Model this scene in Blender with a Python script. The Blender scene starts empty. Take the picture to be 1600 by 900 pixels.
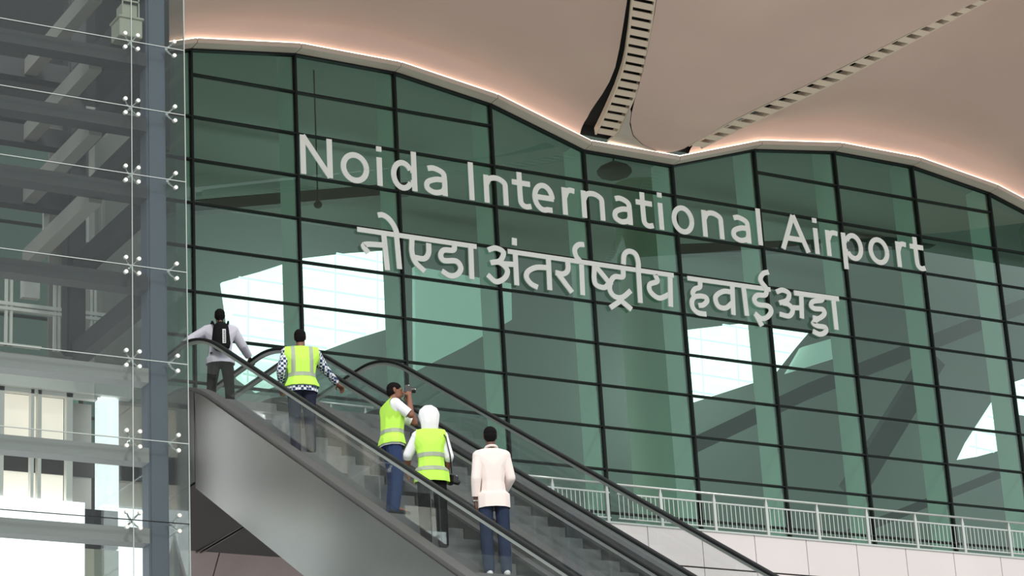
import bpy, bmesh, math, random
from mathutils import Vector, Matrix
random.seed(7)
S = bpy.context.scene
COL = S.collection

# ------------------------------------------------------------------ camera, world, light, exposure
# world frame: the camera's eye is the origin, X along the glass front, Y into the building, Z up
R3 = [(0.8678522426, 0.1196510253, 0.4821992505),
      (-0.4937606637, 0.3153043162, 0.8104218624),
      (-0.0550716982, -0.9414174527, 0.3327165275)]
cam = bpy.data.cameras.new('camera')
cam.sensor_fit = 'HORIZONTAL'; cam.sensor_width = 36.0; cam.lens = 3881.12 / 1600 * 36.0
cam.clip_start = 0.5; cam.clip_end = 600
camo = bpy.data.objects.new('camera', cam); COL.objects.link(camo)
cm = Matrix([[r[0], -r[1], -r[2]] for r in R3]).to_4x4()
camo.matrix_world = cm
S.camera = camo

wd = bpy.data.worlds.new('daylight'); S.world = wd; wd.use_nodes = True
bg = wd.node_tree.nodes['Background']
bg.inputs[0].default_value = (0.93, 0.97, 1.0, 1); bg.inputs[1].default_value = 1.1
sun = bpy.data.lights.new('sun', 'SUN'); sun.energy = 1.7; sun.angle = math.radians(12); sun.color = (1.0, 0.95, 0.88)
suno = bpy.data.objects.new('sun', sun); COL.objects.link(suno)
suno.rotation_euler = Vector((0.30, 0.80, -0.62)).to_track_quat('-Z', 'Y').to_euler()
S.view_settings.view_transform = 'Standard'; S.view_settings.look = 'None'
S.view_settings.gamma = 1.0; S.view_settings.use_curve_mapping = False
S.view_settings.exposure = 0.0
for k, x in enumerate((22, 34, 46, 58)):      # unseen fill lights added low in the hall to brighten it
    al = bpy.data.lights.new('uplighter', 'AREA'); al.shape = 'RECTANGLE'; al.size = 8; al.size_y = 4; al.energy = 400; al.color = (.95, 1, .97)
    alo = bpy.data.objects.new('uplighter', al); COL.objects.link(alo); alo.location = (x, 64.5, 12); alo.rotation_euler = (math.pi, 0, 0)
S.cycles.max_bounces = 8; S.cycles.transparent_max_bounces = 24

# ------------------------------------------------------------------ materials
def mat(name, color, rough=0.6, metal=0.0, noise=0.0, nscale=8.0, emit=None, estr=0.0, spec=0.5, aniso=None):
    m = bpy.data.materials.new(name); m.use_nodes = True
    nt = m.node_tree; b = nt.nodes['Principled BSDF']
    b.inputs['Base Color'].default_value = (*color, 1)
    b.inputs['Roughness'].default_value = rough; b.inputs['Metallic'].default_value = metal
    b.inputs['Specular IOR Level'].default_value = spec
    if noise:
        tc = nt.nodes.new('ShaderNodeTexCoord'); n = nt.nodes.new('ShaderNodeTexNoise')
        n.inputs['Scale'].default_value = nscale; n.inputs['Detail'].default_value = 4
        mp = nt.nodes.new('ShaderNodeMapping')
        if aniso: mp.inputs['Scale'].default_value = aniso
        nt.links.new(tc.outputs['Object'], mp.inputs[0]); nt.links.new(mp.outputs[0], n.inputs['Vector'])
        r = nt.nodes.new('ShaderNodeValToRGB')
        r.color_ramp.elements[0].position = 0.3; r.color_ramp.elements[1].position = 0.7
        r.color_ramp.elements[0].color = (*[c * (1 - noise) for c in color], 1)
        r.color_ramp.elements[1].color = (*[min(1, c * (1 + noise)) for c in color], 1)
        nt.links.new(n.outputs['Fac'], r.inputs[0]); nt.links.new(r.outputs[0], b.inputs['Base Color'])
    if emit:
        b.inputs['Emission Color'].default_value = (*emit, 1); b.inputs['Emission Strength'].default_value = estr
    return m

def glass(name, tint, refl=0.06, edge=0.6, rough=0.0, gcol=(1, 1, 1)):
    m = bpy.data.materials.new(name); m.use_nodes = True
    nt = m.node_tree; nt.nodes.clear()
    out = nt.nodes.new('ShaderNodeOutputMaterial'); mx = nt.nodes.new('ShaderNodeMixShader')
    tr = nt.nodes.new('ShaderNodeBsdfTransparent'); gl = nt.nodes.new('ShaderNodeBsdfGlossy')
    tr.inputs[0].default_value = (*tint, 1); gl.inputs[0].default_value = (*gcol, 1); gl.inputs['Roughness'].default_value = rough
    lw = nt.nodes.new('ShaderNodeLayerWeight'); lw.inputs[0].default_value = 0.25
    mr = nt.nodes.new('ShaderNodeMapRange'); mr.inputs['To Min'].default_value = refl; mr.inputs['To Max'].default_value = edge
    nt.links.new(lw.outputs['Fresnel'], mr.inputs['Value']); nt.links.new(mr.outputs[0], mx.inputs[0])
    nt.links.new(tr.outputs[0], mx.inputs[1]); nt.links.new(gl.outputs[0], mx.inputs[2]); nt.links.new(mx.outputs[0], out.inputs[0])
    return m

def checked(name, c1, c2, scale):
    m = mat(name, c1, 0.85); nt = m.node_tree
    tc = nt.nodes.new('ShaderNodeTexCoord'); ck = nt.nodes.new('ShaderNodeTexChecker')
    ck.inputs['Scale'].default_value = scale; ck.inputs[1].default_value = (*c1, 1); ck.inputs[2].default_value = (*c2, 1)
    nt.links.new(tc.outputs['Object'], ck.inputs[0]); nt.links.new(ck.outputs[0], nt.nodes['Principled BSDF'].inputs['Base Color'])
    return m

M = {
 'facade_glass': glass('green tinted glass', (0.40, 0.60, 0.51), 0.05, 0.5, 0.0, (0.85, 1.0, 0.93)),
 'clear_glass': glass('clear glass', (0.80, 0.83, 0.82), 0.02, 0.2),
 'rail_glass': glass('balustrade glass', (0.95, 0.97, 0.97), 0.015, 0.18),
 'mullion': mat('dark anodised mullion', (0.012, 0.015, 0.014), 0.6, spec=0.2),
 'fin': mat('pale green fin', (0.82, 0.92, 0.86), 0.6),
 'soffit': mat('warm white soffit', (0.77, 0.555, 0.475), 0.75, noise=0.05, nscale=0.25),
 'fascia': mat('warm grey fascia', (0.60, 0.52, 0.44), 0.6),
 'led': mat('warm light strip', (1, 0.85, 0.68), 0.5, emit=(1.0, 0.84, 0.68), estr=4.2),
 'black': mat('matt black', (0.012, 0.012, 0.012), 0.7),
 'slat': mat('slat cream', (0.86, 0.70, 0.55), 0.6),
 'letter': mat('frosted white film', (0.90, 0.93, 0.87), 0.7),
 'white_panel': mat('white wall panel', (0.64, 0.59, 0.575), 0.6, noise=0.03, nscale=0.6),
 'pink_panel': mat('stone panel', (0.30, 0.24, 0.23), 0.7, noise=0.08, nscale=1.2),
 'concrete': mat('pale concrete', (0.50, 0.49, 0.47), 0.85, noise=0.12, nscale=0.7),
 'joint': mat('dark joint', (0.03, 0.028, 0.028), 0.8),
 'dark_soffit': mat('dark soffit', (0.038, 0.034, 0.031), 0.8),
 'stainless': mat('brushed stainless steel', (0.245, 0.24, 0.23), 0.32, 1.0, noise=0.10, nscale=0.8, aniso=(1, 0.5, 1)),
 'steel_dark': mat('grey escalator steel', (0.15, 0.145, 0.14), 0.5, 0.4),
 'step': mat('grooved step metal', (0.15, 0.155, 0.15), 0.55, 0.35, noise=0.12, nscale=6),
 'rubber': mat('black rubber', (0.012, 0.013, 0.013), 0.6, spec=0.25),
 'chrome': mat('bright chrome', (0.88, 0.88, 0.87), 0.16, 1.0),
 'rail_steel': mat('polished railing steel', (0.54, 0.57, 0.53), 0.35, 0.6),
 'shaft_steel': mat('grey painted steel', (0.085, 0.085, 0.088), 0.6, spec=.3),
 'shaft_blue': mat('blue grey painted column', (0.15, 0.175, 0.22), 0.55, spec=.3),
 'shaft_mid': mat('mid grey painted steel', (0.42, 0.41, 0.40), 0.6),  # shaft steel lightened, the glass reflection painted into its colour
 'shaft_dark': mat('dark lining', (0.022, 0.022, 0.022), 0.8),
 'shaft_cream': mat('cream housing', (0.55, 0.54, 0.44), 0.6),
 'shaft_pale': mat('pale grey lining', (0.34, 0.33, 0.30), 0.7),
 'shaft_white': mat('white painted frame', (0.86, 0.85, 0.80), 0.5),
 'lobby': mat('lit lobby light', (1, 1, 1), 0.5, emit=(0.93, 0.97, 1.0), estr=2.2),  # glow added for the white brightness low in the shaft
 'warm_lobby': mat('lit cream lobby wall', (0.8, 0.74, 0.66), 0.6, emit=(1.0, 0.90, 0.78), estr=0.8),  # wall brightness put into the material as emission
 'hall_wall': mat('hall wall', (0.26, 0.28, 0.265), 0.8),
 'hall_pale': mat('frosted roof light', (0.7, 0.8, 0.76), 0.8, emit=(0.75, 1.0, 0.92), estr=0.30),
 'hall_dark': mat('hall dark steel', (0.07, 0.075, 0.07), 0.7),
 'hall_col': mat('hall column', (0.55, 0.66, 0.52), 0.7),
 'sky_pane': mat('daylit pane', (1, 1, 1), 0.5, emit=(0.95, 1.0, 0.98), estr=2.3),
 'muntin': mat('pane bar', (0.5, 0.55, 0.53), 0.6, emit=(0.9, 1.0, 0.97), estr=1.85),  # glow added to the bars to keep them faint against the panes
 'skin': mat('brown skin', (0.23, 0.095, 0.055), 0.55),
 'skin_dark': mat('dark brown skin', (0.12, 0.055, 0.035), 0.55),
 'hair': mat('black hair', (0.008, 0.007, 0.007), 0.8, spec=0.08),
 'shirt_lilac': mat('pale lilac shirt', (0.60, 0.58, 0.66), 0.85),
 'shirt_white': mat('white shirt', (0.86, 0.86, 0.88), 0.85),
 'shirt_pink': mat('pale pink shirt', (0.86, 0.76, 0.71), 0.85),
 'check': checked('blue white check', (0.75, 0.78, 0.82), (0.03, 0.05, 0.12), 28),
 'vest': mat('hi vis yellow green', (0.55, 0.93, 0.12), 0.7, emit=(0.45, 0.9, 0.05), estr=0.0),
 'band': mat('grey reflective tape', (0.36, 0.42, 0.30), 0.5),
 'trouser_black': mat('black trousers', (0.011, 0.011, 0.011), 0.85),
 'trouser_navy': mat('navy trousers', (0.022, 0.025, 0.045), 0.85),
 'jeans': mat('blue jeans', (0.035, 0.055, 0.13), 0.85),
 'jeans_dark': mat('dark blue jeans', (0.028, 0.04, 0.075), 0.85),
 'shoe_black': mat('black shoe', (0.02, 0.02, 0.02), 0.5),
 'shoe_white': mat('white shoe', (0.82, 0.82, 0.82), 0.6),
 'cloth_white': mat('white head cloth', (0.88, 0.88, 0.88), 0.9),
 'bag': mat('black bag fabric', (0.007, 0.007, 0.008), 0.75),
 'camera_black': mat('black camera plastic', (0.015, 0.015, 0.016), 0.4),
 'lens': mat('lens glass', (0.02, 0.02, 0.03), 0.05),
 'watch': mat('watch metal', (0.85, 0.85, 0.85), 0.25, 0.9),
 'strap_orange': mat('orange strap', (0.8, 0.22, 0.05), 0.7),
}

for k in ('trouser_black', 'trouser_navy', 'jeans', 'jeans_dark', 'bag', 'shoe_black', 'check', 'vest', 'shirt_pink', 'shirt_white', 'shirt_lilac', 'cloth_white'):
    M[k].node_tree.nodes['Principled BSDF'].inputs['Specular IOR Level'].default_value = 0.12

# ------------------------------------------------------------------ mesh helpers
BALLS = {}
def unit_ball(sub):
    if sub not in BALLS:
        b = bmesh.new(); bmesh.ops.create_icosphere(b, subdivisions=sub, radius=1.0); BALLS[sub] = [v.co.copy() for v in b.verts]; b.free()
    return BALLS[sub]
class MB:
    def __init__(s): s.b = bmesh.new()
    def box(s, x0, x1, y0, y1, z0, z1):
        v = [s.b.verts.new(p) for p in ((x0,y0,z0),(x1,y0,z0),(x1,y1,z0),(x0,y1,z0),(x0,y0,z1),(x1,y0,z1),(x1,y1,z1),(x0,y1,z1))]
        for f in ((0,3,2,1),(4,5,6,7),(0,1,5,4),(1,2,6,5),(2,3,7,6),(3,0,4,7)): s.b.faces.new([v[i] for i in f])
        return s
    def poly(s, pts):
        s.b.faces.new([s.b.verts.new(p) for p in pts]); return s
    def prism(s, pts, d):
        """polygon pts extruded by the vector d"""
        a = [s.b.verts.new(p) for p in pts]; c = [s.b.verts.new(Vector(p) + Vector(d)) for p in pts]
        s.b.faces.new(a[::-1]); s.b.faces.new(c); n = len(a)
        for i in range(n): s.b.faces.new((a[i], a[(i+1) % n], c[(i+1) % n], c[i]))
        return s
    def beam(s, a, b, w, h, up=(0, 0, 1)):
        """box beam from a to b, w across, h along up"""
        a, b = Vector(a), Vector(b); t = (b - a).normalized(); up = Vector(up)
        sd = t.cross(up)
        if sd.length < 1e-4: sd = t.cross(Vector((0, 1, 0)))
        sd.normalize(); u = sd.cross(t)
        r = [[p + sd * (i * w / 2) + u * (j * h / 2) for i, j in ((-1,-1),(1,-1),(1,1),(-1,1))] for p in (a, b)]
        v = [[s.b.verts.new(p) for p in q] for q in r]
        s.b.faces.new(v[0][::-1]); s.b.faces.new(v[1])
        for i in range(4): s.b.faces.new((v[0][i], v[0][(i+1) % 4], v[1][(i+1) % 4], v[1][i]))
        return s
    def tube(s, pts, r, n=8, closed=True):
        pts = [Vector(p) for p in pts]; rings = []
        t0 = (pts[1] - pts[0]).normalized(); ref = Vector((0, 0, 1)) if abs(t0.z) < 0.9 else Vector((1, 0, 0))
        for i, p in enumerate(pts):
            t = (pts[min(i + 1, len(pts) - 1)] - pts[max(i - 1, 0)]).normalized()
            sd = t.cross(ref); sd.normalize(); u = sd.cross(t)
            rr = r[i] if isinstance(r, (list, tuple)) else r
            rings.append([s.b.verts.new(p + sd * (rr * math.cos(6.28318 * k / n)) + u * (rr * math.sin(6.28318 * k / n))) for k in range(n)])
        for a, c in zip(rings, rings[1:]):
            for k in range(n): s.b.faces.new((a[k], a[(k+1) % n], c[(k+1) % n], c[k]))
        s.b.faces.new(rings[0][::-1]); s.b.faces.new(rings[-1])
        return s
    def sweep(s, pts, prof, side=(1, 0, 0)):
        """profile (across, up) swept along pts lying in a plane whose normal is side"""
        pts = [Vector(p) for p in pts]; sd = Vector(side); rings = []
        for i, p in enumerate(pts):
            t = (pts[min(i + 1, len(pts) - 1)] - pts[max(i - 1, 0)]).normalized(); u = sd.cross(t)
            rings.append([s.b.verts.new(p + sd * a + u * c) for a, c in prof])
        n = len(prof)
        for a, c in zip(rings, rings[1:]):
            for k in range(n): s.b.faces.new((a[k], a[(k+1) % n], c[(k+1) % n], c[k]))
        s.b.faces.new(rings[0][::-1]); s.b.faces.new(rings[-1])
        return s
    def grid(s, rows):
        vs = [[s.b.verts.new(p) for p in r] for r in rows]
        for a, c in zip(vs, vs[1:]):
            for k in range(len(a) - 1): s.b.faces.new((a[k], a[k+1], c[k+1], c[k]))
        return s
    def hull(s, *balls, sub=2, rot=None):
        """convex hull of ellipsoids: (centre, radius or (rx, ry, rz))"""
        t = bmesh.new()
        for c, r in balls:
            if not isinstance(r, (tuple, list)): r = (r, r, r)
            mtx = Matrix.Translation(Vector(c)) @ (rot.to_4x4() if rot else Matrix()) @ Matrix.Diagonal((*r, 1))
            for q in unit_ball(sub): t.verts.new(mtx @ q)
        r = bmesh.ops.convex_hull(t, input=t.verts[:])
        used = {v for f in t.faces for v in f.verts}; mp = {v: s.b.verts.new(v.co) for v in used}
        for f in t.faces: s.b.faces.new([mp[v] for v in f.verts])
        t.free()
        return s
    def mesh(s, name, m, smooth=False, bevel=0.0, recalc=True):
        if recalc: bmesh.ops.recalc_face_normals(s.b, faces=s.b.faces[:])
        if bevel:
            bmesh.ops.bevel(s.b, geom=[e for e in s.b.edges if len(e.link_faces) == 2 and e.calc_face_angle(0) > 0.5], offset=bevel, segments=2, affect='EDGES')
        me = bpy.data.meshes.new(name); s.b.to_mesh(me); s.b.free()
        for q in (m if isinstance(m, (list, tuple)) else [m]): me.materials.append(q)
        if smooth:
            for p in me.polygons: p.use_smooth = True
        return me
    def build(s, name, m, parent=None, smooth=False, bevel=0.0, loc=None):
        o = bpy.data.objects.new(name, s.mesh(name, m, smooth, bevel)); COL.objects.link(o)
        if parent: o.parent = parent
        if loc is not None: o.location = loc
        elif parent and parent.parent is None and parent.type == "EMPTY": o.location = -parent.location
        return o

def tag(o, label, cat, group=None, kind=None):
    o['label'] = label; o['category'] = cat
    if group: o['group'] = group
    if kind: o['kind'] = kind
    return o
def empty(name, loc=(0, 0, 0)):
    o = bpy.data.objects.new(name, None); COL.objects.link(o); o.location = loc; return o
def struct(o, label, cat):
    return tag(o, label, cat, kind='structure')
def link_copy(o, parent, loc=None):
    c = o.copy(); COL.objects.link(c); c.parent = parent
    if loc is not None: c.location = loc
    return c

# ------------------------------------------------------------------ the setting
YF = 54.706                      # plane of the glass front
X0, W, Z0, H = 23.2367, 2.98133, 27.1826, 1.2      # first mullion, mullion spacing, first transom, transom spacing
DECK = 10.32
TOPS = {0: 27.89, 1: 28.29, 2: 28.28, 3: 27.84, 4: 26.92, 5: 26.92}
ztop = lambda i: TOPS[i % 6]
def ztop_at(x):
    q = (x - X0) / W; i = math.floor(q); t = q - i
    return ztop(i) * (1 - t) + ztop(i + 1) * t
I0, I1 = -4, 13

g = MB().box(-120, 160, -90, 34, -1.9, -1.6).build('floor_forecourt', M['concrete'])
struct(g, 'pale concrete forecourt in front of the terminal', 'ground')

cw = struct(empty('window_1', (X0, YF, DECK)), 'green tinted glass curtain wall of the terminal carrying the airport name', 'glass wall')
b = MB()
for i in range(I0, I1):
    xa, xb = X0 + i * W, X0 + (i + 1) * W
    b.poly([(xa, YF, DECK), (xb, YF, DECK), (xb, YF, ztop(i + 1)), (xa, YF, ztop(i))])
b.build('glazing', M['facade_glass'], cw)
for i in range(I0, I1 + 1):
    x = X0 + i * W
    MB().box(x - .026, x + .026, YF - .07, YF + .12, DECK, ztop(i)).build('mullion', M['mullion'], cw)
    MB().box(x - .05, x + .05, YF + .14, YF + 1.0, DECK, ztop(i) + .3).build('fin', M['fin'], cw)
for j in range(0, 14):
    z = Z0 - j * H; run = None; b = MB(); n = 0
    for i in range(I0, I1 + 1):
        ok = i < I1 and ztop(i) > z + .2 and ztop(i + 1) > z + .2
        if ok and run is None: run = i
        if not ok and run is not None:
            b.box(X0 + run * W - .02, X0 + i * W + .02, YF - .06, YF + .1, z - .02, z + .02); n += 1; run = None
    if n: b.build('transom', M['mullion'], cw)
b = MB()
for i in range(I0, I1):
    xa, xb = X0 + i * W, X0 + (i + 1) * W
    b.beam((xa, YF, ztop(i) - .02), (xb, YF, ztop(i + 1) - .02), .16, .06)
b.build('head_frame', M['mullion'], cw)

# fascia under the roof edge, one length per bay of the glass, each with its own light strip
for k, i in enumerate(range(-2, 12)):
    xa, xb = X0 + i * W + .012, X0 + (i + 1) * W - .012; za, zb = ztop(i), ztop(i + 1)
    t = MB().prism([(xa, YF - .02, za), (xb, YF - .02, zb), (xb, YF - .02, zb + .13), (xa, YF - .02, za + .13)], (0, -.43, 0)).build('trim_%d' % (k + 1), M['fascia'])
    struct(t, 'warm grey fascia length below the roof edge with a glowing light strip', 'fascia')
    MB().prism([(xa, YF - .40, za + .135), (xb, YF - .40, zb + .135), (xb, YF - .40, zb + .155), (xa, YF - .40, za + .155)], (0, -.04, 0)).build('light_strip', M['led'], t)

# roof: two arched soffits and, between them, a lozenge soffit bounded by two slatted strips
def interp(tab, y):
    """x at depth y from (x, y) pairs sorted by falling y, continued straight beyond both ends"""
    t = sorted(tab, key=lambda p: -p[1])
    if y >= t[0][1]: return t[0][0]
    for (xa, ya), (xb, yb) in zip(t, t[1:]):
        if y >= yb: return xa + (xb - xa) * (ya - y) / (ya - yb)
    (xa, ya), (xb, yb) = t[-2], t[-1]
    return xb + (xb - xa) / (ya - yb) * (yb - y)
EDGE_L = [(34.85, 54.6), (34.83, 53.9), (34.72, 53.48), (34.52, 52.27), (34.14, 51.14), (33.39, 49.57), (32.78, 48.32), (32.62, 48.03)]
S1L = [(35.25, 54.2), (35.2, 54.0), (35.0, 53.24), (34.62, 51.92), (34.21, 50.81), (33.56, 49.52), (32.9, 48.28), (32.76, 47.99)]
S1R = [(35.76, 54.2), (35.7, 53.7), (35.38, 52.5), (35.07, 51.49), (34.65, 50.54), (34.07, 49.37), (33.43, 48.12), (33.29, 47.83)]
DIA_L = [(37.5, 54.28), (37.33, 54.25), (36.79, 54.09), (36.27, 53.77), (35.85, 53.26), (35.52, 52.62), (35.18, 51.77), (34.84, 50.94), (34.12, 49.35), (33.5, 48.1), (33.35, 47.81)]
DIA_R = [(37.6, 54.28), (37.8, 54.22), (38.07, 54.02), (38.21, 53.58), (38.74, 52.21), (40.17, 49.52), (41.21, 47.35), (42.21, 45.51), (42.43, 45.1)]
S2L = [(38.2, 53.9), (38.28, 53.59), (38.83, 52.25), (40.26, 49.55), (41.3, 47.38), (42.26, 45.49), (42.48, 45.08)]
S2R = [(38.56, 53.88), (39.39, 52.2), (40.61, 49.83), (41.61, 47.53), (42.48, 45.43), (42.7, 45.02)]
EDGE_R = [(38.45, 54.6), (38.68, 53.79), (39.46, 52.24), (40.67, 49.84), (41.67, 47.54), (42.51, 45.42), (42.73, 45.01)]
zs = lambda s: 27.0 + .2 * s
zc = lambda s: 28.50 + .17 * s
SS = [.0, .04, .1, .18, .3, .5, .8, 1.2, 1.7, 2.3, 3, 3.8, 4.7, 5.7, 6.8, 8, 9.3, 10.7, 12.2, 14]
def lift(s): return .17 + .30 * (1 - math.exp(-s / .14)) - .17 * min(1, s / 3)
def bay(xc, xl, xr, n=28):
    rows = []
    for s in SS:
        y = YF - .36 - s; a, c = xl(y), xr(y)
        if c - a < .4: break
        row = []
        for k in range(n + 1):
            x = a + (c - a) * k / n
            u = (x - xc) / ((c - xc) if x > xc else (xc - a))
            z = zs(s) + (zc(s) - zs(s)) * (1 - u * u)
            if s < .3: z = z * (s / .3) + ztop_at(x) * (1 - s / .3)
            row.append((x, y, z + lift(s)))
        rows.append(row)
    return rows
XC1, XC2 = X0 + 1.5 * W, X0 + 7.5 * W
c1 = MB().grid(bay(XC1, lambda y: 2 * XC1 - interp(EDGE_L, y), lambda y: interp(EDGE_L, y))).build('ceiling_left', M['soffit'], smooth=True)
struct(c1, 'warm white arched roof soffit left of the slatted strips', 'roof soffit')
c2 = MB().grid(bay(XC2, lambda y: interp(EDGE_R, y), lambda y: 2 * XC2 - interp(EDGE_R, y))).build('ceiling_right', M['soffit'], smooth=True)
struct(c2, 'warm white arched roof soffit right of the slatted strips', 'roof soffit')
rows = []
for s in [.02, .05, .1, .2, .35, .55, .8, 1.1, 1.5, 2, 2.6, 3.4, 4.4, 5.6, 7, 8.6, 10.4, 12.4, 14]:
    y = YF - .42 - s; a, c = interp(DIA_L, y), interp(DIA_R, y)
    rows.append([(a + (c - a) * k / 24, y, zs(s + .4) - .22 * min(1, s / 2.5) * (1 - (2 * k / 24 - 1) ** 2)) for k in range(25)])
c3 = MB().grid(rows).build('ceiling_middle', M['soffit'], smooth=True)
struct(c3, 'lozenge shaped roof soffit between the two slatted strips', 'roof soffit')
rim = MB()
for side in (0, -1):
    pts = [r[side] for r in rows]
    for p, q in zip(pts, pts[1:]): rim.poly([p, q, (q[0], q[1], q[2] + .3), (p[0], p[1], p[2] + .3)])
rim.build('edge_return', M['black'], c3)
# dark void above the strips
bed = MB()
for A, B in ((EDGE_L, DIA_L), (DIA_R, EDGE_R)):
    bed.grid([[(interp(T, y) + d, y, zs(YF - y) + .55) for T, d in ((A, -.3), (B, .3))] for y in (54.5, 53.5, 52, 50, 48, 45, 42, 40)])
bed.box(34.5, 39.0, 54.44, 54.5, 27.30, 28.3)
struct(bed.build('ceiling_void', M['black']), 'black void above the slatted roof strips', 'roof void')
for nm, A, B, ya, yb, pitch, lab in (('left', S1L, S1R, 53.95, 40.5, .36, 'curved slatted strip in the roof left of the lozenge soffit'),
                                     ('right', S2L, S2R, 53.75, 40.5, .40, 'straight slatted strip in the roof right of the lozenge soffit')):
    st = empty('slatted_roof_strip', (interp(A, 54), 54, zs(.7))); tag(st, lab, 'slatted strip', 'slatted roof strips')
    for T, d in ((A, -.03), (B, .03)):
        rl = MB(); ys = [ya + .1 - k * .5 for k in range(int((ya - yb) / .5) + 1)]
        for y, y2 in zip(ys, ys[1:]):
            rl.beam((interp(T, y) + d, y, zs(YF - y) + .12), (interp(T, y2) + d, y2, zs(YF - y2) + .12), .05, .22)
        rl.build('side_rail', M['slat'], st)
    y = ya
    while y > yb:
        xa, xb = interp(A, y), interp(B, y); z = zs(YF - y)
        xa2, xb2 = interp(A, y - .21), interp(B, y - .21)
        MB().prism([(xa, y, z + .0), (xb, y, z + .0), (xb2, y - .21, z + .05), (xa2, y - .21, z + .05)], (0, .01, .03)).build('slat', M['slat'], st)
        y -= pitch
vp_ = MB().prism([(35.72, 54.30, 27.12), (35.74, 53.7, 27.18), (35.42, 52.6, 27.40), (35.56, 52.75, 27.36), (35.85, 53.30, 27.26), (36.27, 53.80, 27.16), (36.79, 54.12, 27.09), (37.4, 54.28, 27.06), (37.4, 54.36, 27.05), (35.8, 54.36, 27.10)], (0, 0, .05)).build('trim_valley', M['fascia'])
struct(vp_, 'smooth fascia plate in the roof valley between the slatted strips', 'fascia')
struct(MB().box(-40, 110, 38.6, 80, 33.0, 33.4).build('roof', M['dark_soffit']), 'roof deck above the soffits', 'roof')

# departures deck with its white parapet
b = MB().box(17.2, 110, 35.62, YF + 22, 9.5, DECK).box(-60, 17.2, 36.5, YF + 22, 9.5, DECK)
struct(b.build('floor_deck', M['concrete']), 'departures deck behind the white parapet', 'deck')
wp = struct(empty('wall_parapet', (17.2, 35.5, 0)), 'white panelled parapet wall below the steel guard rail', 'wall')
MB().box(17.2, 110, 35.52, 35.85, -1.6, 10.44).build('joint_backing', M['joint'], wp)
b = MB()
for k in range(-6, 76):
    xa, xb = 23.59 + k * 1.1455 + .008, 23.59 + (k + 1) * 1.1455 - .008
    for za, zb in ((9.79, 10.45), (8.3, 9.76), (6.8, 8.285), (5.3, 6.785), (3.0, 5.285), (0, 2.985)):
        b.box(xa, xb, 35.49, 35.56, za, zb)
b.build('panelling', M['white_panel'], wp)
MB().box(17.2, 110, 35.47, 35.86, 10.44, 10.47).build('coping', M['rail_steel'], wp)
wu = struct(empty('wall_underside', (13, 34.1, 9.3)), 'brown pink stone panelled slope under the deck left of the escalators', 'sloping wall')
b = MB()
SL = lambda q: (34.1 + .85 * q, 9.3 - q)
for k in range(-3, 4):
    xa, xb = 14.93 + (k - 1) * 1.5 + .012, 14.93 + k * 1.5 - .012
    for qa, qb in ((0.02, 2.6), (2.63, 5.5), (5.53, 9.0)):
        (ya, za), (yb, zb) = SL(qa), SL(qb)
        b.prism([(xa, ya, za), (xb, ya, za), (xb, yb, zb), (xa, yb, zb)], (0, .06, .07))
b.build('panelling', M['pink_panel'], wu)
(ya, za), (yb, zb) = SL(-.05), SL(10)
MB().prism([(5, ya + .08, za + .05), (19, ya + .08, za + .05), (19, yb + .08, zb + .05), (5, yb + .08, zb + .05)], (0, .1, .1)).build('joint_backing', M['joint'], wu)
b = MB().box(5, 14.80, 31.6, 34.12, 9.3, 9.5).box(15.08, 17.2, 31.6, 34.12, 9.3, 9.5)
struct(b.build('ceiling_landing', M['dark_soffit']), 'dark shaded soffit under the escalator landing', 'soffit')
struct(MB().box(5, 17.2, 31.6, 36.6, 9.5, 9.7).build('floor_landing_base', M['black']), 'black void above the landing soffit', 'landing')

# the hall behind the glass
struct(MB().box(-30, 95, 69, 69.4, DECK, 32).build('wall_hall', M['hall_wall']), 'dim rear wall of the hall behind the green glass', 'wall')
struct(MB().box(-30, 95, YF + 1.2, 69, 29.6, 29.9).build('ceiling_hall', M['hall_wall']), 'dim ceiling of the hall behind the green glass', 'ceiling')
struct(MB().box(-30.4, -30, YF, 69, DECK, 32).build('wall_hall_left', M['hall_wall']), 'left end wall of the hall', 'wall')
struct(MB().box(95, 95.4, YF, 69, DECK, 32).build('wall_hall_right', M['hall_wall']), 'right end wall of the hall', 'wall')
SKY = [[(28.964, 25.974), (30.216, 26.471), (31.651, 27.107), (33.223, 27.49), (34.783, 27.81), (34.761, 25.21), (33.569, 24.73), (32.486, 24.226), (31.556, 23.892), (30.881, 22.91), (30.062, 22.579), (29.436, 22.96), (29.207, 24.162)], [(44.303, 25.954), (45.732, 26.371), (48.985, 27.082), (51.304, 27.003), (50.586, 26.282), (49.656, 25.291), (48.805, 24.899), (46.041, 23.86), (44.241, 23.188)], [(59.505, 25.401), (59.428, 23.744), (59.534, 23.464), (58.378, 23.119), (57.434, 22.915), (57.918, 23.603)], [(60.564, 26.151), (61.378, 26.436), (61.375, 24.904), (60.52, 24.917)]]
PALE = [[(35.911, 27.557), (39.492, 27.414), (39.438, 26.15), (37.671, 25.061), (35.769, 23.982)], [(51.225, 26.547), (53.253, 27.259), (53.249, 26.534), (50.473, 25.517)]]

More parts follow.
